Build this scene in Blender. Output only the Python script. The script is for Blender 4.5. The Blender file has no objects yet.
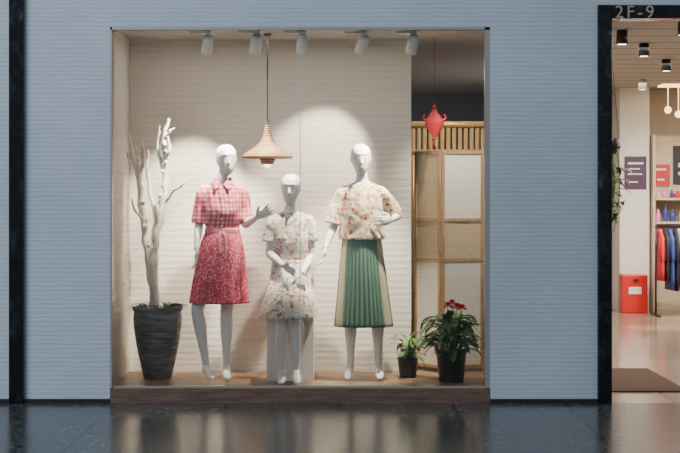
import bpy, math, random
from mathutils import Vector, Matrix
random.seed(7)
S = bpy.context.scene
COL = S.collection

# ------------------------------------------------------------ node helpers
def new_mat(name, color=(.8,.8,.8), rough=.5, metal=0.0, spec=.5, emit=None, es=0.0):
    m = bpy.data.materials.new(name); m.use_nodes = True
    b = m.node_tree.nodes['Principled BSDF']
    b.inputs['Base Color'].default_value = (*color, 1)
    b.inputs['Roughness'].default_value = rough
    b.inputs['Metallic'].default_value = metal
    b.inputs['Specular IOR Level'].default_value = spec
    if emit:
        b.inputs['Emission Color'].default_value = (*emit, 1)
        b.inputs['Emission Strength'].default_value = es
    return m
class NT:
    def __init__(s, m):
        s.t = m.node_tree; s.b = s.t.nodes['Principled BSDF']
        s.tc = s.t.nodes.new('ShaderNodeTexCoord')
    def n(s, typ, **kw):
        nd = s.t.nodes.new(typ)
        for k, v in kw.items(): setattr(nd, k, v)
        return nd
    def l(s, a, b): s.t.links.new(a, b)
    def mapping(s, scale=(1,1,1), src=None):
        mp = s.n('ShaderNodeMapping'); mp.inputs['Scale'].default_value = scale
        s.l(src or s.tc.outputs['Object'], mp.inputs['Vector']); return mp.outputs['Vector']
    def noise(s, vec, scale, detail=3, rough=.5):
        nd = s.n('ShaderNodeTexNoise'); nd.inputs['Scale'].default_value = scale
        nd.inputs['Detail'].default_value = detail; nd.inputs['Roughness'].default_value = rough
        s.l(vec, nd.inputs['Vector']); return nd.outputs['Fac']
    def ramp(s, fac, stops, interp='LINEAR'):
        r = s.n('ShaderNodeValToRGB'); r.color_ramp.interpolation = interp
        e = r.color_ramp.elements
        while len(e) < len(stops): e.new(0.5)
        for el, (p, c) in zip(e, stops): el.position = p; el.color = (*c, 1)
        s.l(fac, r.inputs['Fac']); return r.outputs['Color']
    def mix(s, fac, a, b, mode='MIX'):
        m = s.n('ShaderNodeMix', data_type='RGBA', blend_type=mode)
        for sock, v in ((m.inputs[0], fac), (m.inputs[6], a), (m.inputs[7], b)):
            if isinstance(v, (int, float)): sock.default_value = v
            elif isinstance(v, tuple): sock.default_value = (*v, 1)
            else: s.l(v, sock)
        return m.outputs[2]
    def math(s, op, a, b=0.0):
        m = s.n('ShaderNodeMath', operation=op)
        for sock, v in ((m.inputs[0], a), (m.inputs[1], b)):
            if isinstance(v, (int, float)): sock.default_value = v
            else: s.l(v, sock)
        return m.outputs[0]
    def bump(s, h, strength=.3, dist=.01):
        b = s.n('ShaderNodeBump'); b.inputs['Strength'].default_value = strength
        b.inputs['Distance'].default_value = dist
        s.l(h, b.inputs['Height']); s.l(b.outputs[0], s.b.inputs['Normal'])
    def color(s, c): s.l(c, s.b.inputs['Base Color'])

# ------------------------------------------------------------ materials
def ribbed_wall(name, c1, c2, period, bstr, dist, rough=.75):
    m = new_mat(name, c1, rough, spec=.3); t = NT(m)
    w = t.n('ShaderNodeTexWave', wave_type='BANDS', bands_direction='Z')
    w.inputs['Scale'].default_value = .314/period
    w.inputs['Distortion'].default_value = 1.6
    w.inputs['Detail'].default_value = 3; w.inputs['Detail Scale'].default_value = 1.5
    t.l(t.mapping((.35, .35, 1)), w.inputs['Vector'])
    n = t.noise(t.mapping((1.5, 1.5, 45)), 3, 4)
    big = t.noise(t.mapping((1, 1, 1)), 1.1, 3)
    h = t.math('ADD', t.math('MULTIPLY', w.outputs['Fac'], .35), n)
    f = t.math('ADD', t.math('MULTIPLY', h, .45), t.math('MULTIPLY', big, .5))
    t.color(t.ramp(f, [(.3, c2), (.75, c1)]))
    t.bump(h, bstr, dist); return m
M_wall = ribbed_wall('blue_grey_ribbed_plaster', (.50,.57,.66), (.35,.41,.485), .032, .35, .006)
M_disp = ribbed_wall('cream_combed_plaster', (.70,.66,.60), (.58,.55,.49), .05, .4, .010)
M_black = new_mat('black_polished_stone', (.012,.014,.02), .1, spec=.3)
t = NT(M_black); n = t.noise(t.mapping((1,1,.6)), 9, 6, .7)
t.color(t.ramp(n, [(.5,(.006,.007,.010)), (.62,(.014,.02,.03)), (.75,(.09,.11,.14))]))
t.bump(t.noise(t.mapping(), 5, 2), .25, .03)

M_gran = new_mat('grey_granite_tiles', (.06,.06,.06), .2, spec=.2); t = NT(M_gran)
n1 = t.noise(t.mapping((1,.45,1)), 26, 4, .85); n2 = t.noise(t.mapping(), 2.2, 4)
c = t.ramp(n1, [(.36,(.02,.024,.026)), (.5,(.066,.072,.072)), (.6,(.15,.155,.145)), (.70,(.36,.34,.30))])
c = t.mix(t.math('MULTIPLY', n2, .7), c, (.4,.43,.43), 'MULTIPLY')
br = t.n('ShaderNodeTexBrick'); br.offset = 0
br.inputs['Scale'].default_value = 1; br.inputs['Brick Width'].default_value = .8; br.inputs['Row Height'].default_value = .8
br.inputs['Mortar Size'].default_value = .008; br.inputs['Mortar Smooth'].default_value = 0
br.inputs['Color1'].default_value = (1,1,1,1); br.inputs['Color2'].default_value = (.68,.68,.68,1); br.inputs['Mortar'].default_value = (.12,.12,.12,1)
t.l(t.mapping(), br.inputs['Vector'])
t.color(t.mix(1.0, c, br.outputs['Color'], 'MULTIPLY'))
rr = t.math('ADD', t.math('MULTIPLY', n1, .3), .05)
t.l(rr, t.b.inputs['Roughness'])
t.bump(t.noise(t.mapping(), 40, 2), .05, .002)

def wood(name, c1, c2, scale=(1.5,14,14), rough=.45):
    m = new_mat(name, c1, rough); t = NT(m)
    n = t.noise(t.mapping(scale), 3, 5, .6)
    t.color(t.ramp(n, [(.35, c2), (.65, c1)])); t.bump(n, .1, .003); return m
M_deck = new_mat('deck_planks', (.3,.2,.12), .42); t = NT(M_deck)
n = t.noise(t.mapping((1.5,16,16)), 3, 5, .6)
c = t.ramp(n, [(.3,(.20,.11,.06)), (.7,(.40,.25,.145))])
br = t.n('ShaderNodeTexBrick'); br.offset = .4
br.inputs['Scale'].default_value = 1; br.inputs['Brick Width'].default_value = .9; br.inputs['Row Height'].default_value = .12
br.inputs['Mortar Size'].default_value = .003
br.inputs['Color1'].default_value = (1,1,1,1); br.inputs['Color2'].default_value = (.68,.66,.64,1); br.inputs['Mortar'].default_value = (.12,.1,.1,1)
t.l(t.mapping(), br.inputs['Vector']); t.color(t.mix(1.0, c, br.outputs['Color'], 'MULTIPLY'))
M_fascia = wood('deck_fascia_wood', (.17,.105,.08), (.09,.055,.045))
M_screenwood = wood('screen_wood', (.45,.29,.14), (.28,.17,.075), (12,12,1.5))
M_frame = new_mat('window_frame_metal', (.42,.41,.39), .35, .6)
M_ceil = new_mat('ceiling_paint', (.52,.50,.47), .6); t = NT(M_ceil)
w = t.n('ShaderNodeTexWave', wave_type='BANDS', bands_direction='Y'); w.inputs['Scale'].default_value = 1.6
t.l(t.mapping(), w.inputs['Vector'])
t.color(t.ramp(w.outputs['Fac'], [(.0,(.25,.24,.23)), (.12,(.48,.46,.43))]))
M_white = new_mat('white_paint', (.78,.78,.77), .4)
M_plinth = new_mat('plinth_white', (.86,.86,.85), .5)
M_mann = new_mat('mannequin_gloss_white', (.88,.88,.88), .25)
M_darkroom = new_mat('shop_rear_wall', (.16,.18,.21), .7)
M_shopfloor = new_mat('shop_floor_wood', (.2,.14,.10), .3)
M_steel = new_mat('dark_steel', (.05,.05,.055), .35, .7)
M_cord = new_mat('pendant_cord', (.10,.07,.05), .6)
M_soil = new_mat('soil', (.05,.035,.025), .9)
M_lens = new_mat('lamp_lens', (1,1,1), .3, emit=(1,.93,.82), es=12)
M_bulb = new_mat('pendant_bulb', (1,.8,.5), .3, emit=(1,.72,.42), es=6)

M_glass = bpy.data.materials.new('shopfront_glass'); M_glass.use_nodes = True
gt = M_glass.node_tree; gt.nodes.clear()
o = gt.nodes.new('ShaderNodeOutputMaterial'); mx = gt.nodes.new('ShaderNodeMixShader')
tr = gt.nodes.new('ShaderNodeBsdfTransparent'); gl = gt.nodes.new('ShaderNodeBsdfGlossy'); fr = gt.nodes.new('ShaderNodeFresnel')
tr.inputs[0].default_value = (.97,.98,.97,1); gl.inputs['Roughness'].default_value = .02; fr.inputs[0].default_value = 1.45
gt.links.new(fr.outputs[0], mx.inputs[0]); gt.links.new(tr.outputs[0], mx.inputs[1]); gt.links.new(gl.outputs[0], mx.inputs[2]); gt.links.new(mx.outputs[0], o.inputs[0])

# fabrics
def gingham(name):
    m = new_mat(name, (.7,.15,.2), .8); t = NT(m)
    sp = t.n('ShaderNodeSeparateXYZ'); t.l(t.tc.outputs['Object'], sp.inputs[0])
    xx = t.math('ADD', sp.outputs['X'], t.math('MULTIPLY', sp.outputs['Y'], .6))
    a = t.math('GREATER_THAN', t.math('FRACT', t.math('MULTIPLY', xx, 30)), .5)
    b = t.math('GREATER_THAN', t.math('FRACT', t.math('MULTIPLY', sp.outputs['Z'], 30)), .5)
    f = t.math('MULTIPLY', t.math('ADD', a, b), .5)
    c = t.ramp(f, [(0,(.82,.46,.48)), (.4,(.72,.19,.24)), (.8,(.60,.07,.12))], 'CONSTANT')
    t.color(c); t.bump(t.noise(t.mapping((2,2,1)), 9, 3), .5, .02); return m
M_ging = gingham('red_white_check_cotton')
M_redprint = new_mat('red_print_cotton', (.5,.05,.1), .8); t = NT(M_redprint)
v = t.n('ShaderNodeTexVoronoi'); v.inputs['Scale'].default_value = 58; t.l(t.mapping((1,1,.8)), v.inputs['Vector'])
c = t.ramp(v.outputs['Distance'], [(.14,(.84,.46,.48)), (.34,(.69,.17,.22)), (.58,(.52,.055,.11))])
t.color(c); t.bump(t.noise(t.mapping((3,3,.6)), 8, 3), .5, .02)

def floral(name, base, cols, scale=34, seed=0.0, cover=(.12,.35)):
    m = new_mat(name, base, .75); t = NT(m)
    mp = t.n('ShaderNodeMapping'); mp.inputs['Location'].default_value = (seed, seed, seed)
    t.l(t.tc.outputs['Object'], mp.inputs['Vector'])
    nn = t.n('ShaderNodeTexNoise'); nn.inputs['Scale'].default_value = 30; t.l(mp.outputs[0], nn.inputs['Vector'])
    vadd = t.n('ShaderNodeVectorMath', operation='MULTIPLY_ADD'); t.l(nn.outputs['Color'], vadd.inputs[0])
    vadd.inputs[1].default_value = (.04,.04,.04); t.l(mp.outputs[0], vadd.inputs[2])
    out = None
    for k, sc in enumerate((scale, scale*1.8)):
        v = t.n('ShaderNodeTexVoronoi'); v.inputs['Scale'].default_value = sc
        v.inputs['Randomness'].default_value = 1
        t.l(vadd.outputs[0], v.inputs['Vector'])
        sp = t.n('ShaderNodeSeparateColor'); t.l(v.outputs['Color'], sp.inputs[0])
        n = len(cols); cc = cols[k:] + cols[:k]
        col = t.ramp(sp.outputs[0], [(i/n, cc[i]) for i in range(n)], 'CONSTANT')
        mask = t.math('LESS_THAN', v.outputs['Distance'], .50 if k == 0 else .38)
        keep = t.math('GREATER_THAN', sp.outputs[1], cover[k])
        mask = t.math('MULTIPLY', mask, keep)
        out = t.mix(mask, out if out is not None else base, col)
    t.color(out); t.bump(t.noise(t.mapping((2,2,1)), 9, 3), .5, .02); return m
M_fl2 = floral('bright_floral_print', (.84,.80,.72), [(.64,.18,.14),(.22,.36,.20),(.80,.50,.22),(.82,.78,.7),(.22,.32,.44),(.76,.36,.34)], 32, 0, (.30,.45))
M_fl3 = floral('soft_floral_print', (.80,.73,.58), [(.72,.26,.12),(.34,.38,.15),(.80,.46,.18),(.8,.75,.62),(.54,.13,.11),(.78,.60,.32)], 32, 3.1)
M_green = new_mat('sage_pleated_satin', (.12,.225,.165), .36)
M_beige = new_mat('beige_pleated_satin', (.56,.50,.36), .45)
M_belt = new_mat('pink_tie_belt', (.70,.20,.27), .7)

M_pot = new_mat('grey_ceramic', (.09,.095,.10), .5); t = NT(M_pot)
t.color(t.ramp(t.noise(t.mapping((1,1,6)), 6, 4), [(.35,(.08,.085,.09)), (.7,(.22,.225,.23))]))
M_bark = new_mat('whitewashed_bark', (.7,.66,.6), .85); t = NT(M_bark)
n = t.noise(t.mapping((1,1,.4)), 30, 5, .7)
t.color(t.ramp(n, [(.34,(.32,.24,.16)), (.43,(.80,.76,.68)), (.7,(.90,.88,.82))])); t.bump(n, .8, .012)
M_blackpot = new_mat('black_planter', (.02,.02,.022), .3)
M_leaf = new_mat('leaf_green', (.05,.16,.035), .4); t = NT(M_leaf)
t.color(t.ramp(t.noise(t.mapping(), 14, 2), [(.35,(.03,.10,.025)), (.65,(.15,.34,.07))]))
M_flower = new_mat('red_petals', (.85,.05,.015), .5)
M_drygrass = new_mat('dark_dry_grass', (.06,.06,.035), .8)

M_bamboo = new_mat('woven_bamboo', (.3,.2,.1), .65); t = NT(M_bamboo)
w1 = t.n('ShaderNodeTexWave', wave_type='BANDS', bands_direction='Z'); w1.inputs['Scale'].default_value = 18
t.l(t.mapping(), w1.inputs['Vector'])
c = t.ramp(w1.outputs['Fac'], [(.25,(.07,.03,.012)), (.55,(.34,.19,.08))])
t.color(t.mix(t.math('MULTIPLY', t.noise(t.mapping((6,6,6)), 9, 3), .5), c, (.34,.20,.09))); t.bump(w1.outputs['Fac'], .8, .008)

def lattice(name, a, b, sc):
    m = new_mat(name, a, .7); t = NT(m)
    br = t.n('ShaderNodeTexBrick'); br.offset = .5
    br.inputs['Scale'].default_value = sc; br.inputs['Brick Width'].default_value = 1; br.inputs['Row Height'].default_value = .5
    br.inputs['Mortar Size'].default_value = .07
    br.inputs['Color1'].default_value = (*a,1); br.inputs['Color2'].default_value = (a[0]*.92,a[1]*.91,a[2]*.9,1); br.inputs['Mortar'].default_value = (*b,1)
    sp = t.n('ShaderNodeSeparateXYZ'); t.l(t.tc.outputs['Object'], sp.inputs[0])
    cb = t.n('ShaderNodeCombineXYZ'); t.l(sp.outputs['X'], cb.inputs[0]); t.l(sp.outputs['Z'], cb.inputs[1])
    t.l(cb.outputs[0], br.inputs['Vector']); t.color(br.outputs['Color']); t.bump(br.outputs['Fac'], -.4, .005); return m
M_lat = lattice('pale_woven_lattice', (.84,.82,.76), (.50,.44,.35), 30)
M_latg = lattice('golden_woven_lattice', (.62,.50,.32), (.34,.23,.12), 30)
M_gold = new_mat('gold_slats', (.50,.33,.14), .35, .4)
M_redorn = new_mat('red_silk', (.42,.012,.012), .6)

# ------------------------------------------------------------ mesh builder
def catmull(pts, n=6):
    out = []
    P = [pts[0]] + list(pts) + [pts[-1]]
    for i in range(1, len(P)-2):
        p0, p1, p2, p3 = P[i-1], P[i], P[i+1], P[i+2]
        for k in range(n):
            u = k/n
            out.append(tuple(.5*((2*b)+(c-a)*u+(2*a-5*b+4*c-d)*u*u+(-a+3*b-3*c+d)*u**3) for a,b,c,d in zip(p0,p1,p2,p3)))
    out.append(tuple(pts[-1])); return out
class MB:
    def __init__(s): s.v=[]; s.f=[]; s.m=[]
    def add(s, vs, fs, mi=0):
        o = len(s.v); s.v += [tuple(v) for v in vs]
        for f in fs: s.f.append(tuple(i+o for i in f)); s.m.append(mi)
    def box(s, x0,x1,y0,y1,z0,z1, mi=0, M=None):
        vs = [Vector(p) for p in ((x0,y0,z0),(x1,y0,z0),(x1,y1,z0),(x0,y1,z0),(x0,y0,z1),(x1,y0,z1),(x1,y1,z1),(x0,y1,z1))]
        if M is not None: vs = [M @ v for v in vs]
        s.add(vs, [(3,2,1,0),(4,5,6,7),(0,1,5,4),(1,2,6,5),(2,3,7,6),(3,0,4,7)], mi)
    def rings(s, R, mi=0, caps=True, mfun=None):
        n = len(R[0]); vs = [p for r in R for p in r]; o = len(s.v); s.v += [tuple(v) for v in vs]
        for i in range(len(R)-1):
            for j in range(n):
                k = (j+1) % n
                s.f.append((o+i*n+j, o+i*n+k, o+(i+1)*n+k, o+(i+1)*n+j)); s.m.append(mfun(i, j) if mfun else mi)
        if caps:
            s.f.append(tuple(o+j for j in reversed(range(n)))); s.m.append(mi)
            b = o+(len(R)-1)*n; s.f.append(tuple(b+j for j in range(n))); s.m.append(mi)
    def tube(s, pts, seg=10, mi=0, sm=5, side=None, flat=1.0, caps=True):
        P = catmull(pts, sm) if sm > 1 else pts
        C = [Vector(p[:3]) for p in P]; R = []; prev = None
        for i, c in enumerate(C):
            tan = (C[min(i+1, len(C)-1)] - C[max(i-1, 0)]).normalized()
            if side is not None: u = Vector(side)
            else: u = prev if prev is not None else (Vector((1,0,0)) if abs(tan.x) < .8 else Vector((0,1,0)))
            u = (u - tan*u.dot(tan)).normalized(); prev = u; w = tan.cross(u)
            r = max(P[i][3], .0005)
            R.append([c + u*(r*math.cos(a)) + w*(r*flat*math.sin(a)) for a in (2*math.pi*k/seg for k in range(seg))])
        s.rings(R, mi, caps)
    def ball(s, c, r, mi=0, seg=12, rz=None, ry=None):
        R = []; rz = rz or r; ry = ry or r
        for i in range(9):
            th = -math.pi/2 + math.pi*(i+.15)/8.3
            R.append([(c[0]+r*math.cos(th)*math.cos(2*math.pi*k/seg), c[1]+ry*math.cos(th)*math.sin(2*math.pi*k/seg), c[2]+rz*math.sin(th)) for k in range(seg)])
        s.rings(R, mi)
    def lathe(s, prof, c=(0,0,0), seg=40, mi=0, mod=None, caps=False):
        R = []
        for r, z in prof:
            R.append([(c[0]+(r*(mod(a, z) if mod else 1))*math.cos(a), c[1]+(r*(mod(a, z) if mod else 1))*math.sin(a), c[2]+z) for a in (2*math.pi*k/seg for k in range(seg))])
        s.rings(R, mi, caps)
    def obj(s, name, mats, parent=None, loc=(0,0,0), smooth=True, bevel=0):
        me = bpy.data.meshes.new(name); me.from_pydata(s.v, [], s.f)
        for m in (mats if isinstance(mats, (list, tuple)) else [mats]): me.materials.append(m)
        for p, mi in zip(me.polygons, s.m): p.material_index = mi; p.use_smooth = smooth
        me.update(); ob = bpy.data.objects.new(name, me); COL.objects.link(ob); ob.location = loc
        if parent: ob.parent = parent
        if bevel:
            b = ob.modifiers.new('b', 'BEVEL'); b.width = bevel; b.segments = 2; b.limit_method = 'ANGLE'
        return ob
def empty(name, loc=(0,0,0), rz=0):
    e = bpy.data.objects.new(name, None); e.location = loc; e.rotation_euler[2] = rz; COL.objects.link(e); e.empty_display_size = .1; return e
def box(name, x0,x1,y0,y1,z0,z1, mat, parent=None, bevel=0):
    b = MB(); b.box(x0,x1,y0,y1,z0,z1); return b.obj(name, mat, parent, smooth=False, bevel=bevel)
def light(name, kind, loc, energy, color, target=None, **kw):
    l = bpy.data.lights.new(name, kind); l.energy = energy; l.color = color
    for k, v in kw.items(): setattr(l, k, v)
    ob = bpy.data.objects.new(name, l); ob.location = loc; COL.objects.link(ob)
    if target is not None:
        ob.rotation_euler = (Vector(target)-Vector(loc)).to_track_quat('-Z', 'Y').to_euler()
    return ob

# ------------------------------------------------------------ shell
DK = .107
WZ = 2.686
T = .15
box('floor', -10, 10, -18, 0, -.1, 0, M_gran)
W = MB()
W.box(-9, -2.357, 0, T, 0, 5); W.box(-2.257, -1.643, 0, T, 0, 5)
W.box(-1.643, 1.071, 0, T, WZ, 5); W.box(1.071, 1.836, 0, T, 0, 5); W.box(1.836, 9, 0, T, 2.84, 5)
W.obj('wall_front', M_wall, smooth=False)
box('trim_1', -2.357, -2.257, -.05, T, 0, 5, M_black, bevel=.006)
box('trim_2', 1.836, 1.936, -.05, T, 0, 2.84, M_black, bevel=.006)
B = MB()
B.box(-9, -2.357, -.012, 0, 0, .03); B.box(-2.257, -1.643, -.012, 0, 0, .03); B.box(1.071, 1.836, -.012, 0, 0, .03)
B.obj('baseboard_front', M_steel, smooth=False)
# shop 1 box
box('floor_display_deck', -1.643, 1.80, .012, 1.5, 0, DK, M_deck)
box('trim_deck_front', -1.643, 1.071, -.004, .012, 0, DK-.004, M_fascia)
box('wall_back', -1.643, .556, 1.12, 1.24, DK, 2.70, M_disp)
box('wall_left', -1.76, -1.645, T, 8, 0, 2.70, M_disp)
box('wall_right', 1.80, 1.93, T, 10, 0, 2.86, M_white)
box('wall_rear_shop', -1.76, 1.80, 8, 8.1, 0, 2.70, M_darkroom)
box('floor_shop', -1.645, 1.80, 1.5, 8, -.1, 0.0, M_shopfloor)
box('ceiling', -1.76, 1.80, T, 8.1, 2.70, 2.76, M_ceil)

# window frame and glass
F = MB()
F.box(-1.643, -1.628, .0, .09, DK, WZ); F.box(1.035, 1.071, .0, .09, DK, WZ)
F.box(-1.643, 1.071, .0, .09, WZ-.02, WZ); F.box(-1.643, 1.071, .02, .08, DK, DK+.012)
F.obj('window_frame', M_frame, smooth=False)
G = MB(); G.box(-1.628, -.288, .045, .055, DK+.012, WZ-.02); G.box(-.284, 1.035, .045, .055, DK+.012, WZ-.02)
G.obj('window_1', M_glass, smooth=False)
box('trim_glass_joint', -.289, -.283, .043, .057, DK+.012, WZ-.02, new_mat('silicone_joint', (.55,.57,.57), .4))

# ------------------------------------------------------------ track spotlights
TY = .19
box('ceiling_light_track', -1.3, 1.0, TY-.015, TY+.015, 2.68, 2.70, M_white)
spots = [(-.96,(-1.20,1.05,1.30),460,40), (-.61,(-.82,.8,1.35),380,36), (-.275,(-.36,.65,1.10),330,34), (.164,(-.15,1.05,1.75),230,38), (.528,(.17,.65,1.20),430,42)]
for i, (x, tg, en, sz) in enumerate(spots):
    e = empty('track_spotlight', (x, TY, 2.58))
    b = MB(); b.box(-.13, .03, -.02, .02, .075, .10); b.tube([(0,0,.08,.008),(0,0,.03,.008)], 8, sm=1)
    b.obj('adaptor', M_white, e, smooth=False, bevel=.003)
    rel = Vector(tg)-Vector((x,TY,2.58)); R = rel.to_track_quat('-Z','Y').to_matrix().to_4x4()
    h = MB(); h.lathe([(.0,.07),(.03,.07),(.038,.06),(.042,-.06),(.040,-.07),(.034,-.07),(.034,-.055)], seg=24)
    ho = h.obj('lamp_head', M_white, e); ho.matrix_local = R
    l2 = MB(); l2.lathe([(.0,-.052),(.034,-.054)], seg=20); lo = l2.obj('lens', M_lens, e); lo.matrix_local = R
    p = Vector((x,TY,2.58)) + rel.normalized()*.085
    light('spot_lamp', 'SPOT', p, en, (1,.89,.73), tg, spot_size=math.radians(sz+8), spot_blend=.6, shadow_soft_size=.014)

# ------------------------------------------------------------ pendant lamp
e = empty('bamboo_pendant_lamp', (-.545, .62, -.045))
b = MB()
b.lathe([(.012,2.06),(.022,2.05),(.026,2.00),(.036,1.965),(.052,1.935),(.080,1.905),(.125,1.872),(.168,1.845),(.189,1.822),(.192,1.808),(.184,1.806),(.12,1.845),(.06,1.885),(.03,1.91),(.012,1.95)], seg=64)
b.obj('shade', M_bamboo, e)
b = MB(); b.tube([(0,0,2.745,.006),(0,0,2.4,.006)],8,sm=1); b.tube([(0,0,2.4,.004),(0,0,2.04,.004)],8,sm=1); b.ball((0,0,2.735),.03,rz=.015); b.tube([(0,0,2.10,.014),(0,0,2.03,.016)],8,sm=1)
b.obj('cord', M_cord, e)
b = MB(); b.lathe([(.03,1.76),(.045,1.765),(.058,1.80),(.062,1.83),(.05,1.86),(.02,1.88)], seg=32, mod=lambda a,z:1+.02*math.cos(16*a)); b.obj('inner_basket', M_bamboo, e)
b = MB(); b.ball((0,0,1.765),.03); b.obj('bulb', M_bulb, e)

# ------------------------------------------------------------ mannequins
def ell(cx, cy, z, rx, ry, seg=40, p=2.0, mod=None):
    out = []
    for k in range(seg):
        a = 2*math.pi*k/seg; ca, sa = math.cos(a), math.sin(a)
        m = mod(a, z) if mod else 1
        out.append((cx + rx*m*math.copysign(abs(ca)**(2/p), ca), cy + ry*m*math.copysign(abs(sa)**(2/p), sa), z))
    return out
def loft(mb, secs, sm=5, seg=40, p=2.2, mod=None, mi=0, caps=True, mfun=None):
    S_ = catmull(secs, sm) if sm > 1 else secs
    mb.rings([ell(s[1], s[2], s[0], max(s[3],.001), max(s[4],.001), seg, p, mod) for s in S_], mi, caps, mfun)
def hand(mb, W, d, s, curl=.25):
    W = Vector(W); d = Vector(d).normalized(); s = Vector(s); s = (s - d*s.dot(d)).normalized(); n = d.cross(s)
    def P(a, b, c=0): return W + d*a + s*b + n*c
    mb.tube([(*P(-.015,0),.020),(*P(.01,0),.023),(*P(.04,0),.034),(*P(.07,0),.037),(*P(.09,0),.030)], 14, side=s, flat=.38)
    for off, L, sp in ((.026,.070,.16),(.009,.080,.04),(-.009,.075,-.06),(-.026,.058,-.18)):
        dd = (d + s*sp).normalized(); p = P(.072, off); pts = [(*p,.0085)]; ang = curl*.5
        for q, fr in enumerate((.45,.32,.25)):
            v = dd*math.cos(ang) + n*math.sin(ang); p = p + v*(L+.012)*fr; pts.append((*p, .0080-.0009*q)); ang += curl
        mb.tube(pts, 8, sm=3)
    p0 = P(.015,.016); v = (d*.62 + s*.75 + n*.2).normalized(); p1 = p0+v*.035; v2 = (d*.85+s*.45+n*.3).normalized(); p2 = p1+v2*.03; p3 = p2+v2*.02
    mb.tube([(*p0,.013),(*p1,.011),(*p2,.009),(*p3,.007)], 8, sm=3)
def remesh(ob, vox, sm=4, disp=None):
    r = ob.modifiers.new('r', 'REMESH'); r.mode = 'VOXEL'; r.voxel_size = vox; r.use_smooth_shade = True
    s = ob.modifiers.new('s', 'SMOOTH'); s.factor = .5; s.iterations = sm
    if disp:
        tx = bpy.data.textures.new('folds', 'CLOUDS'); tx.noise_scale = disp[1]; tx.noise_depth = 1
        d = ob.modifiers.new('d', 'DISPLACE'); d.texture = tx; d.strength = disp[0]; d.mid_level = .45; d.texture_coords = 'LOCAL'

def body(parent, nb, headc, hip, legs, arms, tilt=0, yaw=0, lean=0):
    b = MB(); nx, ny, nz = nb; hx, hy, hz = hip; H = nz-hz
    prof = [(0,.045,.045),(.05,.062,.052),(.09,.095,.062),(.14,.135,.072),(.20,.140,.085),(.30,.128,.095),(.44,.122,.10),(.66,.098,.078),(.83,.13,.098),(1,.155,.11),(1.12,.13,.10)]
    loft(b, [(nz-H*f, nx+(hx-nx)*f, ny+(hy-ny)*f, rx, ry) for f, rx, ry in prof], 4)
    hc = Vector(headc)
    b.tube([(nx,ny,nz-.04,.058),(nx,ny-.002,nz+.01,.045),(*(Vector((nx,ny,nz))*.5+hc*.5+Vector((0,.008,-.01))),.041),(hc.x,hc.y+.012,hc.z-.02,.044)], 16)
    eg = [(-.118,-.035,.012,.012),(-.108,-.033,.030,.030),(-.085,-.022,.047,.055),(-.05,-.008,.060,.078),(-.01,0,.070,.090),(.03,.004,.076,.096),(.065,.005,.071,.088),(.093,.006,.052,.066),(.108,.006,.028,.036),(.112,.006,.008,.01)]
    Rm = Matrix.Rotation(yaw,4,'Z') @ Matrix.Rotation(tilt,4,'Y') @ Matrix.Rotation(lean,4,'X')
    h = MB(); loft(h, [(z, 0, cy, rx, ry) for z, cy, rx, ry in eg], 4, 28, 2.1)
    h.tube([(0,-.085,.018,.006),(0,-.096,-.015,.007),(0,-.100,-.030,.010),(0,-.085,-.042,.007)], 8, sm=3)
    h.tube([(-.045,-.071,.032,.006),(-.025,-.085,.035,.009),(0,-.090,.030,.006),(.025,-.085,.035,.009),(.045,-.071,.032,.006)], 8, sm=3)
    h.tube([(-.018,-.073,-.066,.004),(0,-.081,-.065,.008),(.018,-.073,-.066,.004)], 8, sm=3)
    for sgn in (-1,1): h.tube([(sgn*.069,.012,.018,.008),(sgn*.074,.018,.0,.011),(sgn*.068,.010,-.028,.007)], 8, sm=3)
    b.add([Rm @ Vector(v) + hc for v in h.v], h.f)
    for hp, kn, an, toe in legs:
        hp, kn, an, toe = map(Vector, (hp, kn, an, toe))
        m1_ = hp.lerp(kn,.5); c1 = kn.lerp(an,.28)+Vector((0,.014,0)); c2 = kn.lerp(an,.65)+Vector((0,.004,0))
        b.tube([(*hp,.080),(*m1_,.067),(*hp.lerp(kn,.85),.051),(*kn,.046),(*c1,.048),(*c2,.035),(*an,.026),(an.x,an.y,an.z-.03,.027)], 20)
        fd = (toe-an); fd.z = 0; fd.normalize(); sd = Vector((-fd.y, fd.x, 0))
        b.ball(tuple(an - fd*.022 + Vector((0,0,-.045))), .026, rz=.034)
        b.tube([(*(an+Vector((0,0,-.01))),.029),(*(an+fd*.03+Vector((0,0,-.035))),.030),(*an.lerp(toe,.62),.034),(*toe.lerp(an,.12),.033),(*(toe+fd*.02),.016)], 14, side=sd, flat=.62)
    for sh, el, wr, hd, sd, cu in arms:
        sh, el, wr = map(Vector, (sh, el, wr))
        b.ball(tuple(sh), .042)
        b.tube([(*sh,.042),(*sh.lerp(el,.4),.039),(*sh.lerp(el,.85),.033),(*el,.032),(*el.lerp(wr,.25),.033),(*el.lerp(wr,.7),.025),(*wr,.020)], 16)
        hand(b, wr, hd, sd, cu)
    o = b.obj('body', M_mann, parent); remesh(o, .0055, 4); return o
def sleeve(mb, pts):
    P = catmull(pts, 5); e = Vector(P[-1][:3]); d = (e-Vector(P[-2][:3])).normalized(); r = P[-1][3]
    P += [(*(e+d*.002), r-.010), (*(e-d*.05), r-.014)]
    mb.tube(P, 24, sm=1)
def skirt(name, parent, secs, npl, amp, mats, mfun=None, seg=240, shape='cos', thick=.003):
    b = MB(); z0 = secs[0][0]; z1 = secs[-1][0]
    def mod(a, z):
        u = (z0-z)/(z0-z1)
        if shape == 'saw':
            s_ = abs(((a*npl/(2*math.pi)) % 1)*2-1)*2-1
        else:
            s_ = math.cos(npl*a + 1.2*math.sin(3*a)) * .8 + .5*math.cos(5*a+1)
        return 1 + amp*(.15+.85*u)*s_
    loft(b, secs, 6, seg, 2.15, mod, caps=False, mfun=mfun)
    o = b.obj(name, mats, parent); s = o.modifiers.new('s','SOLIDIFY'); s.thickness = thick; return o

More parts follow.
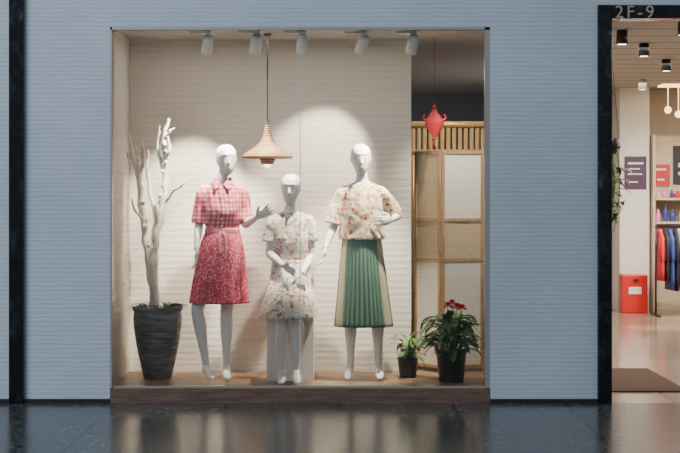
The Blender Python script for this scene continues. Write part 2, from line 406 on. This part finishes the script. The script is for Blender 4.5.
# --- mannequin in red shirt dress
m1 = empty('display_mannequin', (-.878, .55, DK))
NB = (0,0,1.50)
arms1 = [((-.140,.0,1.405),(-.178,.03,1.16),(-.185,-.10,.975),(.0,-.35,-1),(.3,-1,.2),.3),
         ((.140,.0,1.405),(.170,.02,1.16),(.265,-.16,1.215),(.75,-.35,.45),(.2,-.3,1),.15)]
body(m1, NB, (.03,-.015,1.645), (0,0,.93),
     [((-.085,0,.93),(-.185,-.03,.52),(-.125,.02,.115),(-.075,-.11,.022)), ((.085,0,.93),(.03,-.02,.51),(.03,.0,.115),(.045,-.135,.022))],
     arms1, tilt=-.03, yaw=.25)
b = MB()
loft(b, [(1.487,0,.010,.058,.056),(1.47,0,.008,.075,.062),(1.445,0,0,.115,.074),(1.41,0,0,.146,.088),(1.34,0,0,.148,.108),(1.24,0,-.006,.142,.120),(1.13,0,0,.122,.103),(1.085,0,0,.122,.103)], 4)
sleeve(b, [(-.10,0,1.415,.042),(-.143,0,1.395,.050),(-.165,.012,1.29,.053),(-.178,.02,1.17,.056)])
sleeve(b, [(.10,0,1.415,.042),(.143,0,1.395,.050),(.162,.012,1.29,.053),(.172,.01,1.17,.056)])
o = b.obj('checked_shirt_top', M_ging, m1); remesh(o, .006, 4, (.012,.07))
b = MB()
for sg in (-1,1):
    b.add([(sg*.010,-.080,1.462),(sg*.045,-.055,1.505),(sg*.062,-.0,1.512),(sg*.085,-.035,1.470),(sg*.050,-.105,1.415)], [(0,1,2,3,4)])
b.obj('collar', M_ging, m1, smooth=False).modifiers.new('s','SOLIDIFY').thickness = .005
b = MB()
for i in range(6): b.ball((.002,-.121+abs(i-2.5)*.003-.004,1.40-i*.05),.006)
b.obj('buttons', M_white, m1)
b = MB(); loft(b, [(1.135,0,0,.126,.107),(1.12,0,0,.132,.113),(1.095,0,0,.132,.113),(1.08,0,0,.127,.108)], 3)
b.tube([(.01,-.114,1.105,.014),(.03,-.130,1.07,.012),(.035,-.145,.97,.010),(.03,-.155,.90,.012)],8,flat=.35,side=(1,0,0))
b.tube([(.0,-.114,1.105,.014),(-.012,-.130,1.06,.012),(-.008,-.152,.94,.012)],8,flat=.35,side=(1,0,0))
b.obj('tie_belt', M_belt, m1)
skirt('red_print_skirt', m1, [(1.10,0,0,.128,.108),(1.02,-.005,0,.153,.130),(.85,-.012,0,.182,.152),(.70,-.02,0,.200,.165),(.573,-.025,0,.212,.172)], 17, .055, [M_redprint])

# --- seated mannequin in floral dress
m2 = empty('seated_display_mannequin', (-.365, .47, DK))
body(m2, (0,0,1.285), (0,-.02,1.425), (0,.03,.70),
     [((-.07,.03,.66),(-.062,-.29,.53),(-.056,-.26,.115),(-.060,-.355,.022)), ((.07,.03,.66),(.055,-.29,.53),(.052,-.26,.115),(.060,-.355,.022))],
     [((-.132,0,1.185),(-.155,-.01,.945),(-.05,-.19,.86),(.75,-.50,-.35),(.1,-.5,1),.35),
      ((.132,0,1.185),(.150,-.0,.93),(.085,-.20,.80),(-.05,-.35,-1),(-1,-.2,0),.3)], tilt=.02, yaw=-.1)
b = MB()
loft(b, [(1.255,0,.006,.072,.062),(1.24,0,.003,.098,.070),(1.20,0,0,.138,.084),(1.13,0,0,.142,.103),(1.03,0,-.005,.138,.115),(.93,0,0,.130,.108),(.86,0,0,.132,.110),(.80,0,-.005,.135,.115)], 4)
sleeve(b, [(-.09,0,1.195,.042),(-.134,0,1.175,.050),(-.150,.0,1.10,.052),(-.160,-.0,1.035,.056)])
sleeve(b, [(.09,0,1.195,.042),(.134,0,1.175,.050),(.146,.0,1.10,.052),(.156,-.0,1.035,.056)])
o = b.obj('floral_dress_top', M_fl2, m2); remesh(o, .006, 4, (.012,.07))
skirt('floral_dress_skirt', m2, [(.90,0,-.0,.137,.115),(.82,0,-.008,.146,.132),(.74,0,-.03,.158,.168),(.66,-.005,-.075,.175,.225),(.59,-.01,-.105,.192,.262),(.52,-.015,-.12,.207,.268),(.485,-.015,-.12,.212,.268)], 9, .035, [M_fl2])

# --- mannequin in blouse and pleated skirt
m3 = empty('display_mannequin', (.164, .55, DK))
body(m3, NB, (-.01,-.015,1.65), (0,0,.93),
     [((-.085,0,.93),(-.085,-.03,.51),(-.085,.01,.115),(-.105,-.125,.022)), ((.085,0,.93),(.115,-.03,.51),(.125,.01,.115),(.130,-.125,.022))],
     [((-.140,0,1.405),(-.205,.01,1.165),(-.275,-.10,.985),(-.25,-.45,-1),(.5,-1,.3),.3),
      ((.140,0,1.405),(.270,.09,1.225),(.225,-.10,1.195),(-.80,-.40,-.10),(.2,.1,1),.3)], tilt=.0, yaw=.05)
b = MB()
loft(b, [(1.475,0,.006,.074,.062),(1.46,0,.004,.100,.070),(1.42,0,0,.145,.086),(1.35,0,0,.154,.110),(1.24,0,-.004,.158,.128),(1.12,0,0,.166,.135),(1.055,0,0,.172,.140),(1.053,0,0,.160,.128),(1.10,0,0,.153,.123)], 4)
sleeve(b, [(-.09,0,1.415,.044),(-.145,0,1.385,.055),(-.185,.005,1.28,.062),(-.215,.0,1.165,.070)])
sleeve(b, [(.09,0,1.415,.044),(.145,0,1.385,.055),(.200,.035,1.315,.060),(.243,.065,1.24,.066)])
o = b.obj('floral_blouse', M_fl3, m3); remesh(o, .006, 4, (.016,.08))
NP = 38
def pl(i, j):
    a = (j/ (NP*6))*360
    d = abs((a-268+180) % 360 - 180)
    if d < 47: return 0
    return 1 if int(j/6) % 4 else 0
skirt('pleated_skirt', m3, [(1.10,0,0,.133,.105),(1.0,0,0,.148,.122),(.80,.004,0,.168,.142),(.60,.008,0,.188,.158),(.40,.012,0,.208,.172)], NP, .06, [M_green, M_beige], pl, seg=NP*6, shape='saw')

box('display_plinth', -.545, -.195, .46, .82, DK, DK+.49, M_plinth, bevel=.004)

# ------------------------------------------------------------ tree in pot
e = empty('potted_dry_tree', (-1.37, .62, DK))
b = MB(); prof = [(.0,0),(.098,0),(.106,.01),(.126,.10),(.158,.25),(.180,.40),(.182,.47),(.176,.505),(.188,.515),(.192,.53),(.188,.545),(.170,.545),(.165,.50),(.0,.495)]
P = []
for (r0,z0),(r1,z1) in zip(prof, prof[1:]):
    nn = max(1, int(abs(z1-z0)/.008))
    for k in range(nn):
        u = k/nn; z = z0+(z1-z0)*u; r = r0+(r1-r0)*u
        if .02 < z < .5 and r > .1 and abs(z1-z0) > .05: r += .0022*math.sin(z*2*math.pi/.028)
        P.append((r, z))
P.append(prof[-1]); b.lathe(P, seg=56); b.obj('pot', M_pot, e)
b = MB(); b.lathe([(0,.505),(.166,.50)], seg=24); b.obj('soil', M_soil, e)
def branch(mb, pts, seg=10, k=1.2):
    q = catmull(pts, 6); out = []
    for i, p in enumerate(q):
        j = p[3]*.45
        out.append((p[0]+random.uniform(-j,j), p[1]+random.uniform(-j,j), p[2], k*p[3]*random.uniform(.78,1.25)))
    mb.tube(out, seg, sm=1)
b = MB()
branch(b, [(-.02,.0,.49,.027),(-.05,.0,.80,.024),(-.10,.02,1.08,.022),(-.125,.0,1.35,.019),(-.155,-.03,1.58,.016),(-.215,-.02,1.83,.010)])
branch(b, [(.02,.0,.49,.028),(-.03,-.03,.82,.025),(.005,-.02,1.08,.024),(.045,0,1.34,.021),(.055,.03,1.56,.019),(.04,.02,1.78,.014),(.085,.0,1.95,.009)])
branch(b, [(.0,.02,.49,.02),(-.075,.03,.93,.019),(-.02,.04,1.15,.016),(-.06,.06,1.40,.013),(-.085,.05,1.58,.010),(-.07,.02,1.72,.006)])
branch(b, [(.055,.03,1.54,.014),(.0,.06,1.72,.012),(.01,.05,1.90,.007)])
branch(b, [(-.14,-.01,1.5,.013),(-.10,-.05,1.64,.011),(-.11,-.06,1.80,.007)])
branch(b, [(.04,.0,1.3,.012),(.11,-.03,1.40,.009),(.17,-.05,1.44,.007),(.23,-.05,1.50,.004)])
branch(b, [(-.155,-.03,1.58,.010),(-.21,-.01,1.64,.007),(-.23,.0,1.70,.005)])
branch(b, [(.05,.02,1.66,.012),(.09,-.02,1.72,.010),(.075,-.02,1.85,.006)])
branch(b, [(.06,.0,1.80,.009),(.10,-.04,1.86,.007),(.13,-.04,1.88,.004)])
branch(b, [(-.11,.0,1.20,.010),(-.17,-.04,1.27,.007),(-.19,-.05,1.35,.004)])
for k in range(26):
    pz = random.uniform(.8,1.8); side = random.choice((-1,1))
    base = {-1:(-.05-.11*(pz-.8), .0), 1:(-.03+.10*(pz-.8), .0)}[side]
    b.ball((base[0]+random.uniform(-.012,.012), base[1]+random.uniform(-.02,.02), pz), random.uniform(.014,.024), seg=8)
b.obj('branches', M_bark, e)
b = MB()
for k in range(70):
    a = random.uniform(0, 2*math.pi); r = random.uniform(.05,.15); L = random.uniform(.06,.12)
    b.tube([(r*math.cos(a), r*math.sin(a), .50,.003),((r+L*.5)*math.cos(a),(r+L*.5)*math.sin(a),.545+L*.2,.0025),((r+L)*math.cos(a+.2),(r+L)*math.sin(a+.2),.54,.001)],4,sm=2)
b.obj('dry_grass', M_drygrass, e)

# ------------------------------------------------------------ leafy plants
def leaf(mb, base, az, L, w, rise, droop, mi=0, n=7):
    d = Vector((math.cos(az), math.sin(az), 0)); s = Vector((-d.y, d.x, 0)); p = Vector(base); el = rise; vs = []; fs = []
    for i in range(n+1):
        u = i/n; ww = w*math.sin(math.pi*min(1,u*.93+.05))**.8*(1-.35*u)
        c = p; up = Vector((0,0,1))
        vs += [c - s*ww + up*ww*.25, c, c + s*ww + up*ww*.25]
        v = d*math.cos(el) + up*math.sin(el); p = p + v*(L/n); el -= droop/n
    for i in range(n):
        a = i*3; fs += [(a,a+1,a+4,a+3),(a+1,a+2,a+5,a+4)]
    mb.add(vs, fs, mi)
def plant(name, loc, pr, ph, nl, spread, top, flowers=0, leafL=(.14,.24), lw=(.022,.036)):
    e = empty(name, loc)
    b = MB(); b.lathe([(0,0),(pr*.78,0),(pr*.8,.01),(pr*.97,ph*.9),(pr*1.04,ph*.91),(pr*1.04,ph),(pr*.93,ph),(pr*.9,ph*.86),(0,ph*.86)], seg=36); b.obj('pot', M_blackpot, e)
    b = MB(); st = MB()
    for k in range(nl):
        az = random.uniform(0,2*math.pi); h = random.uniform(ph*.95, top*.88); r = random.uniform(.01, spread*.45)
        bx = (r*math.cos(az), r*math.sin(az), h)
        st.tube([(0.3*r*math.cos(az),.3*r*math.sin(az),ph*.86,.004),(*bx,.003)],5,sm=1)
        leaf(b, bx, az+random.uniform(-.5,.5), random.uniform(*leafL), random.uniform(*lw), random.uniform(.1,.9), random.uniform(.9,1.9))
    b.obj('leaves', M_leaf, e); st.obj('stems', M_leaf, e)
    if flowers:
        f = MB()
        for k in range(flowers):
            c = Vector((-.035+k*.035, -.09+random.uniform(-.04,.04), top*random.uniform(1.0,1.08)))
            f.tube([(0,0,ph*.86,.004),(c.x,c.y,c.z,.003)],5,1,sm=1)
            for lay, rs in enumerate((.1,.7,1.25)):
                for q in range(6): leaf(f, c, q*1.05+lay*.5, .055-.008*lay, .020, rs, .9, n=4)
        f.obj('flowers', [M_flower, M_leaf], e)
plant('potted_flowering_plant', (.824,.43,DK), .115, .235, 105, .27, .54, 4, (.16,.235), (.028,.046))
plant('small_potted_plant', (.515,.74,DK), .08, .15, 34, .14, .36, 0, (.10,.17))

# ------------------------------------------------------------ folding screen
e = empty('folding_screen', (0,0,DK+.003))
def panel(x0,y0,x1,y1, m):
    d = Vector((x1-x0,y1-y0,0)); L = d.length; ang = math.atan2(d.y,d.x); H = 1.72; w = .024
    b = MB(); b.box(0,w,-.012,.012,0,H); b.box(L-w,L,-.012,.012,0,H)
    for z in (.03, .86, 1.17, H-w): b.box(w,L-w,-.012,.012,z,z+w)
    o = b.obj('panel_frame', M_screenwood, e, (x0,y0,0), smooth=False); o.rotation_euler[2]=ang
    for za, zb, mm in ((.054,.86,m[0]),(.884,1.17,m[1]),(1.194,H-w,m[2])):
        b = MB(); b.box(w,L-w,-.004,.004,za,zb); o = b.obj('woven_insert', mm, e, (x0,y0,0), smooth=False); o.rotation_euler[2]=ang
panel(.60,1.30,.782,1.03,(M_lat,M_latg,M_latg))
panel(.786,1.03,1.12,1.15,(M_lat,M_latg,M_lat))
panel(1.124,1.15,1.44,1.05,(M_lat,M_latg,M_lat))

# curved slatted partition
b = MB(); cx, cy, R = .95, 3.3, .95
for k in range(60):
    a = math.pi + math.pi*k/59; x = cx+R*math.cos(a); y = cy+R*math.sin(a)
    b.tube([(x,y,0,.017),(x,y,2.06,.017)],8,sm=1)
b.tube([(cx+R*math.cos(math.pi+math.pi*k/30), cy+R*math.sin(math.pi+math.pi*k/30), 2.085, .03) for k in range(31)], 8, sm=1)
b.tube([(cx+R*math.cos(math.pi+math.pi*k/30), cy+R*math.sin(math.pi+math.pi*k/30), 1.85, .024) for k in range(31)], 8, sm=1)
b.obj('curved_slatted_partition', M_gold)

# red hanging ornament
e = empty('red_hanging_ornament', (.73,.98,2.04))
b = MB(); R = []
for z, r in ((-.115,.004),(-.10,.02),(-.03,.065),(.0,.074),(.03,.068),(.08,.03),(.11,.012),(.15,.004)):
    R.append(ell(0,0,z,r,max(.3*r,.006),16))
b.rings(R); b.tube([(0,0,.14,.002),(0,0,.665,.002)],6,sm=1); b.ball((0,0,.125),.016); b.ball((0,0,-.12),.013)
for sg in (-1,1):
    b.tube([(sg*.05,0,.02,.010),(sg*.085,0,.035,.008),(sg*.075,0,.07,.006)],8)
for k in range(10): b.tube([(0,0,-.12,.003),(.010*math.cos(k),.010*math.sin(k),-.20,.003)],4,sm=1)
b.obj('silk_knot', M_redorn, e)

# ------------------------------------------------------------ neighbouring shop
M_fl = new_mat('cream_polished_tile', (.42,.34,.25), .18); t = NT(M_fl)
br = t.n('ShaderNodeTexBrick'); br.offset=0; br.inputs['Scale'].default_value=1; br.inputs['Brick Width'].default_value=.8; br.inputs['Row Height'].default_value=.8; br.inputs['Mortar Size'].default_value=.008
br.inputs['Color1'].default_value=(.36,.29,.22,1); br.inputs['Color2'].default_value=(.22,.17,.13,1); br.inputs['Mortar'].default_value=(.12,.09,.07,1)
t.l(t.mapping(), br.inputs['Vector']); t.color(br.outputs['Color'])
M_c2 = new_mat('warm_ceiling', (.50,.45,.38), .7); t = NT(M_c2)
w = t.n('ShaderNodeTexWave', wave_type='BANDS', bands_direction='Y'); w.inputs['Scale'].default_value=.5; t.l(t.mapping(), w.inputs['Vector'])
t.color(t.ramp(w.outputs['Fac'], [(0,(.2,.18,.16)),(.08,(.46,.41,.35))]))
M_cream = new_mat('cream_wall', (.62,.57,.50), .7)
M_mat = new_mat('door_mat', (.07,.038,.028), .95)
box('floor_neighbour_shop', 1.93, 9, 0, 10.1, -.1, 0, M_fl)
box('ceiling_neighbour_shop', 1.80, 9, T, 10.1, 2.86, 2.92, M_c2)
box('wall_neighbour_rear', 1.93, 9, 10, 10.1, 0, 2.86, M_cream)
box('wall_neighbour_right', 9, 9.1, 0, 10.1, 0, 2.92, M_cream)
box('wall_column', 3.58, 3.96, 9.5, 9.995, 0, 2.86, M_white)
box('door_mat', 1.95, 2.62, .65, 2.3, .0005, .012, M_mat)
sg = empty('shop_number_sign', (0,0,0))
box('sign_board', 1.938, 8.5, -.05, T-.002, 2.742, 2.838, M_black, sg)
tc = bpy.data.curves.new('number_text','FONT'); tc.body = '2F-9'; tc.size = .125; tc.extrude = .003; tc.space_character = 1.3
to = bpy.data.objects.new('number_text', tc); COL.objects.link(to); to.location = (1.955,-.054,2.747); to.rotation_euler = (math.pi/2,0,0); to.parent = sg
tc.materials.append(new_mat('bronze_letters', (.5,.42,.3), .4, .5))
def poster(name, x0,x1,z0,z1,y, c, bars):
    e = empty(name,(0,0,0)); box('board', x0,x1,y-.012,y+.002,z0,z1,new_mat(name+'_c',c,.5),e)
    b = MB()
    for (u0,u1,v0,v1) in bars: b.box(x0+(x1-x0)*u0,x0+(x1-x0)*u1,y-.016,y-.012,z0+(z1-z0)*v0,z0+(z1-z0)*v1)
    b.obj('print', M_white, e, smooth=False)
poster('purple_poster', 3.64,3.92,1.56,1.98,9.5,(.07,.03,.08),[(.15,.85,.76,.82),(.2,.7,.60,.64),(.15,.8,.44,.48),(.2,.6,.2,.24)])
poster('red_poster', 4.02,4.26,1.60,1.88,9.70,(.62,.04,.04),[(.2,.8,.72,.82),(.3,.7,.25,.35)])
poster('dark_logo_board', 4.30,4.95,1.62,2.12,9.70,(.02,.02,.03),[(.1,.7,.45,.56),(.1,.5,.25,.33)])
e = empty('fire_equipment_box',(0,0,0)); Mr = new_mat('red_enamel',(.62,.02,.015),.4)
box('cabinet',3.55,3.87,9.12,9.42,0.001,.48,Mr,e,.01); box('label',3.63,3.79,9.114,9.12,.24,.33,M_white,e); box('handle',3.69,3.75,9.10,9.12,.40,.43,M_steel,e)
e = empty('wall_shelving',(0,0,0)); Mw = wood('pale_shelf_wood',(.66,.55,.42),(.55,.44,.32))
b = MB()
for z in (1.12,1.42): b.box(4.0,6.2,9.35,9.7,z,z+.03)
for x in (3.98,5.1,6.17): b.box(x,x+.03,9.35,9.7,0,2.25)
b.box(3.98,6.2,9.70,9.72,0,2.25); b.obj('frame', Mw, e, smooth=False)
cols = [(.02,.02,.03),(.6,.03,.04),(.6,.55,.5),(.04,.07,.25),(.7,.3,.5),(.75,.5,.1)]
mts = [new_mat('goods_%d'%i, c, .5) for i,c in enumerate(cols)]
b = MB()
for zz in (1.15,1.45):
    x = 4.06
    while x < 6.1:
        h = random.uniform(.14,.22) if zz < 1.3 else random.uniform(.07,.12); w_ = random.uniform(.025,.05); mi = random.choice((0,0,0,1,2,3,4,5))
        b.tube([(x,9.45,zz,w_*.9),(x,9.45,zz+h*.5,w_),(x,9.45,zz+h*.75,w_*.5),(x,9.45,zz+h,w_*.45)],10,mi); x += w_*2+.02
b.obj('goods', mts, e)
def rack(x0, x1, y, zr, seq, step=.062):
    e = empty('clothes_rack',(0,0,0)); b = MB()
    b.tube([(x0,y,zr,.012),(x1,y,zr,.012)],8,sm=1)
    for x in (x0+.012,x1-.012): b.tube([(x,y,0,.012),(x,y,zr,.012)],8,sm=1); b.box(x-.02,x+.02,y-.25,y+.25,0,.02)
    b.obj('rail', M_steel, e)
    b = MB(); x = x0+.06; k = 0
    while x < x1-.06:
        zt = zr-.03; L = random.uniform(.62,.82); wd = random.uniform(.026,.034); mi = seq[k % len(seq)]; k += 1
        R = [ell(x,y,zt-L*u,wd*(1+.5*u),.05+.17*min(1,u*6)+.02*u,14) for u in (0,.05,.12,.2,.5,.8,1)]
        b.rings(R, mi); b.tube([(x,y-.12,zt-.1,.036),(x+.005,y-.20,zt-.4,.032)],8,mi,sm=1); x += step
    b.obj('hanging_garments', mts, e)
rack(3.88, 5.95, 8.7, 1.10, [1,0,3,0,2,1,0,3,2,3,5,3,1,0,4])
rack(4.6, 6.4, 6.9, 1.25, [3,2,1,5,0,3,4,2])
for (x,y) in ((2.35,2.0),(2.75,3.2),(3.3,5.0),(3.9,6.5),(2.7,1.2),(4.4,8),(3.6,8),(4.0,7.2)):
    e = empty('ceiling_spotlight',(x,y,2.80)); b = MB(); b.lathe([(.0,.06),(.045,.055),(.05,-.06),(.042,-.06),(.04,-.04)],seg=20); b.obj('lamp_head', M_white if int(x*10)%2<1 else M_steel, e)
    b = MB(); b.lathe([(0,-.050),(.042,-.058)],seg=16); b.obj('lens', M_lens, e)
    light('neighbour_spot','SPOT',(x,y,2.72),100,(1,.86,.68),(x+.1,y+.3,0),spot_size=math.radians(100),spot_blend=.8,shadow_soft_size=.04)
light('rack_spot','SPOT',(4.3,7.2,2.75),260,(1,.88,.72),(4.3,9.0,.9),spot_size=math.radians(80),spot_blend=.8,shadow_soft_size=.04)
e = empty('ceiling_globe_lights',(0,0,2.86)); b = MB(); b.box(4.0,4.6,8.75,9.15,-.02,0)
for x,y,z in ((4.1,9.0,-.31),(4.25,9.1,-.36),(4.32,8.8,-.24),(4.5,9.0,-.41)): b.ball((x,y,z),.045); b.tube([(x,y,z,.005),(x,y,-.01,.005)],5,sm=1)
b.obj('globes', new_mat('warm_globe',(1,.7,.4),.4,emit=(1,.62,.25),es=4), e)
e = empty('hanging_vine_plant',(2.06,.9,0)); b = MB(); st = MB()
for k in range(4):
    x0 = random.uniform(-.03,.06); st.tube([(x0,0,1.9,.004),(x0+.03,0,1.55,.004),(x0-.02,0,1.2,.003)],5)
for k in range(60):
    z = random.uniform(1.28,1.88); az = random.uniform(0,2*math.pi)
    leaf(b,(random.uniform(-.02,.09),random.uniform(-.03,.03),z),az,random.uniform(.08,.16),random.uniform(.020,.034),random.uniform(-.3,.6),1.3,n=5)
b.obj('leaves', M_leaf, e); st.obj('stems', M_leaf, e)
b = MB(); b.lathe([(0,1.80),(.06,1.80),(.085,1.92),(.08,1.92),(.05,1.83)],seg=20)
for k in range(3): b.tube([(.08*math.cos(k*2.1),.08*math.sin(k*2.1),1.92,.002),(0,0,2.86,.002)],4,sm=1)
b.obj('hanging_pot', M_blackpot, e)
light('vine_spot','SPOT',(2.35,.5,2.7),40,(1,.9,.75),(2.08,.9,1.6),spot_size=math.radians(50),spot_blend=.7)

# ------------------------------------------------------------ lights
light('skylight_daylight','AREA',(-7,-8,7.5),1000,(.86,.93,1.0),(-1.5,0,1.2),shape='RECTANGLE',size=6,size_y=5)
light('display_fill_area','AREA',(-.3,.6,2.66),7,(1,.94,.85),(-.3,.6,0),shape='RECTANGLE',size=2.2,size_y=.3)  # added dim fill without a fixture; the display's own lamps are the track spots
light('shop_rear_light','AREA',(.9,4.5,2.66),40,(1,.92,.82),(.9,4.5,0),shape='RECTANGLE',size=1.6,size_y=2.5)
light('screen_fill_spot','SPOT',(.95,.35,2.66),150,(1,.90,.78),(.95,1.1,1.2),spot_size=math.radians(60),spot_blend=.8)  # added spot to brighten the folding screen, no lamp modelled for it
light('partition_spot','SPOT',(.95,1.7,2.62),60,(1,.85,.6),(.95,2.4,1.7),spot_size=math.radians(80),spot_blend=.6)
light('neighbour_panel','AREA',(4.0,5.0,2.82),190,(1,.88,.74),(4.0,5.0,0),shape='RECTANGLE',size=3,size_y=7)
w = bpy.data.worlds.new('mall_hall'); S.world = w; w.use_nodes = True
bg = w.node_tree.nodes['Background']; bg.inputs[0].default_value = (.76,.86,1.0,1); bg.inputs[1].default_value = .33

# ------------------------------------------------------------ camera
cd = bpy.data.cameras.new('camera'); cam = bpy.data.objects.new('camera', cd); COL.objects.link(cam)
cam.location = (0,-12,1.486); cam.rotation_euler = (math.pi/2,0,0)
cd.sensor_width = 36; cd.lens = 88.94; cd.shift_y = -.0463; cd.clip_end = 100
S.camera = cam
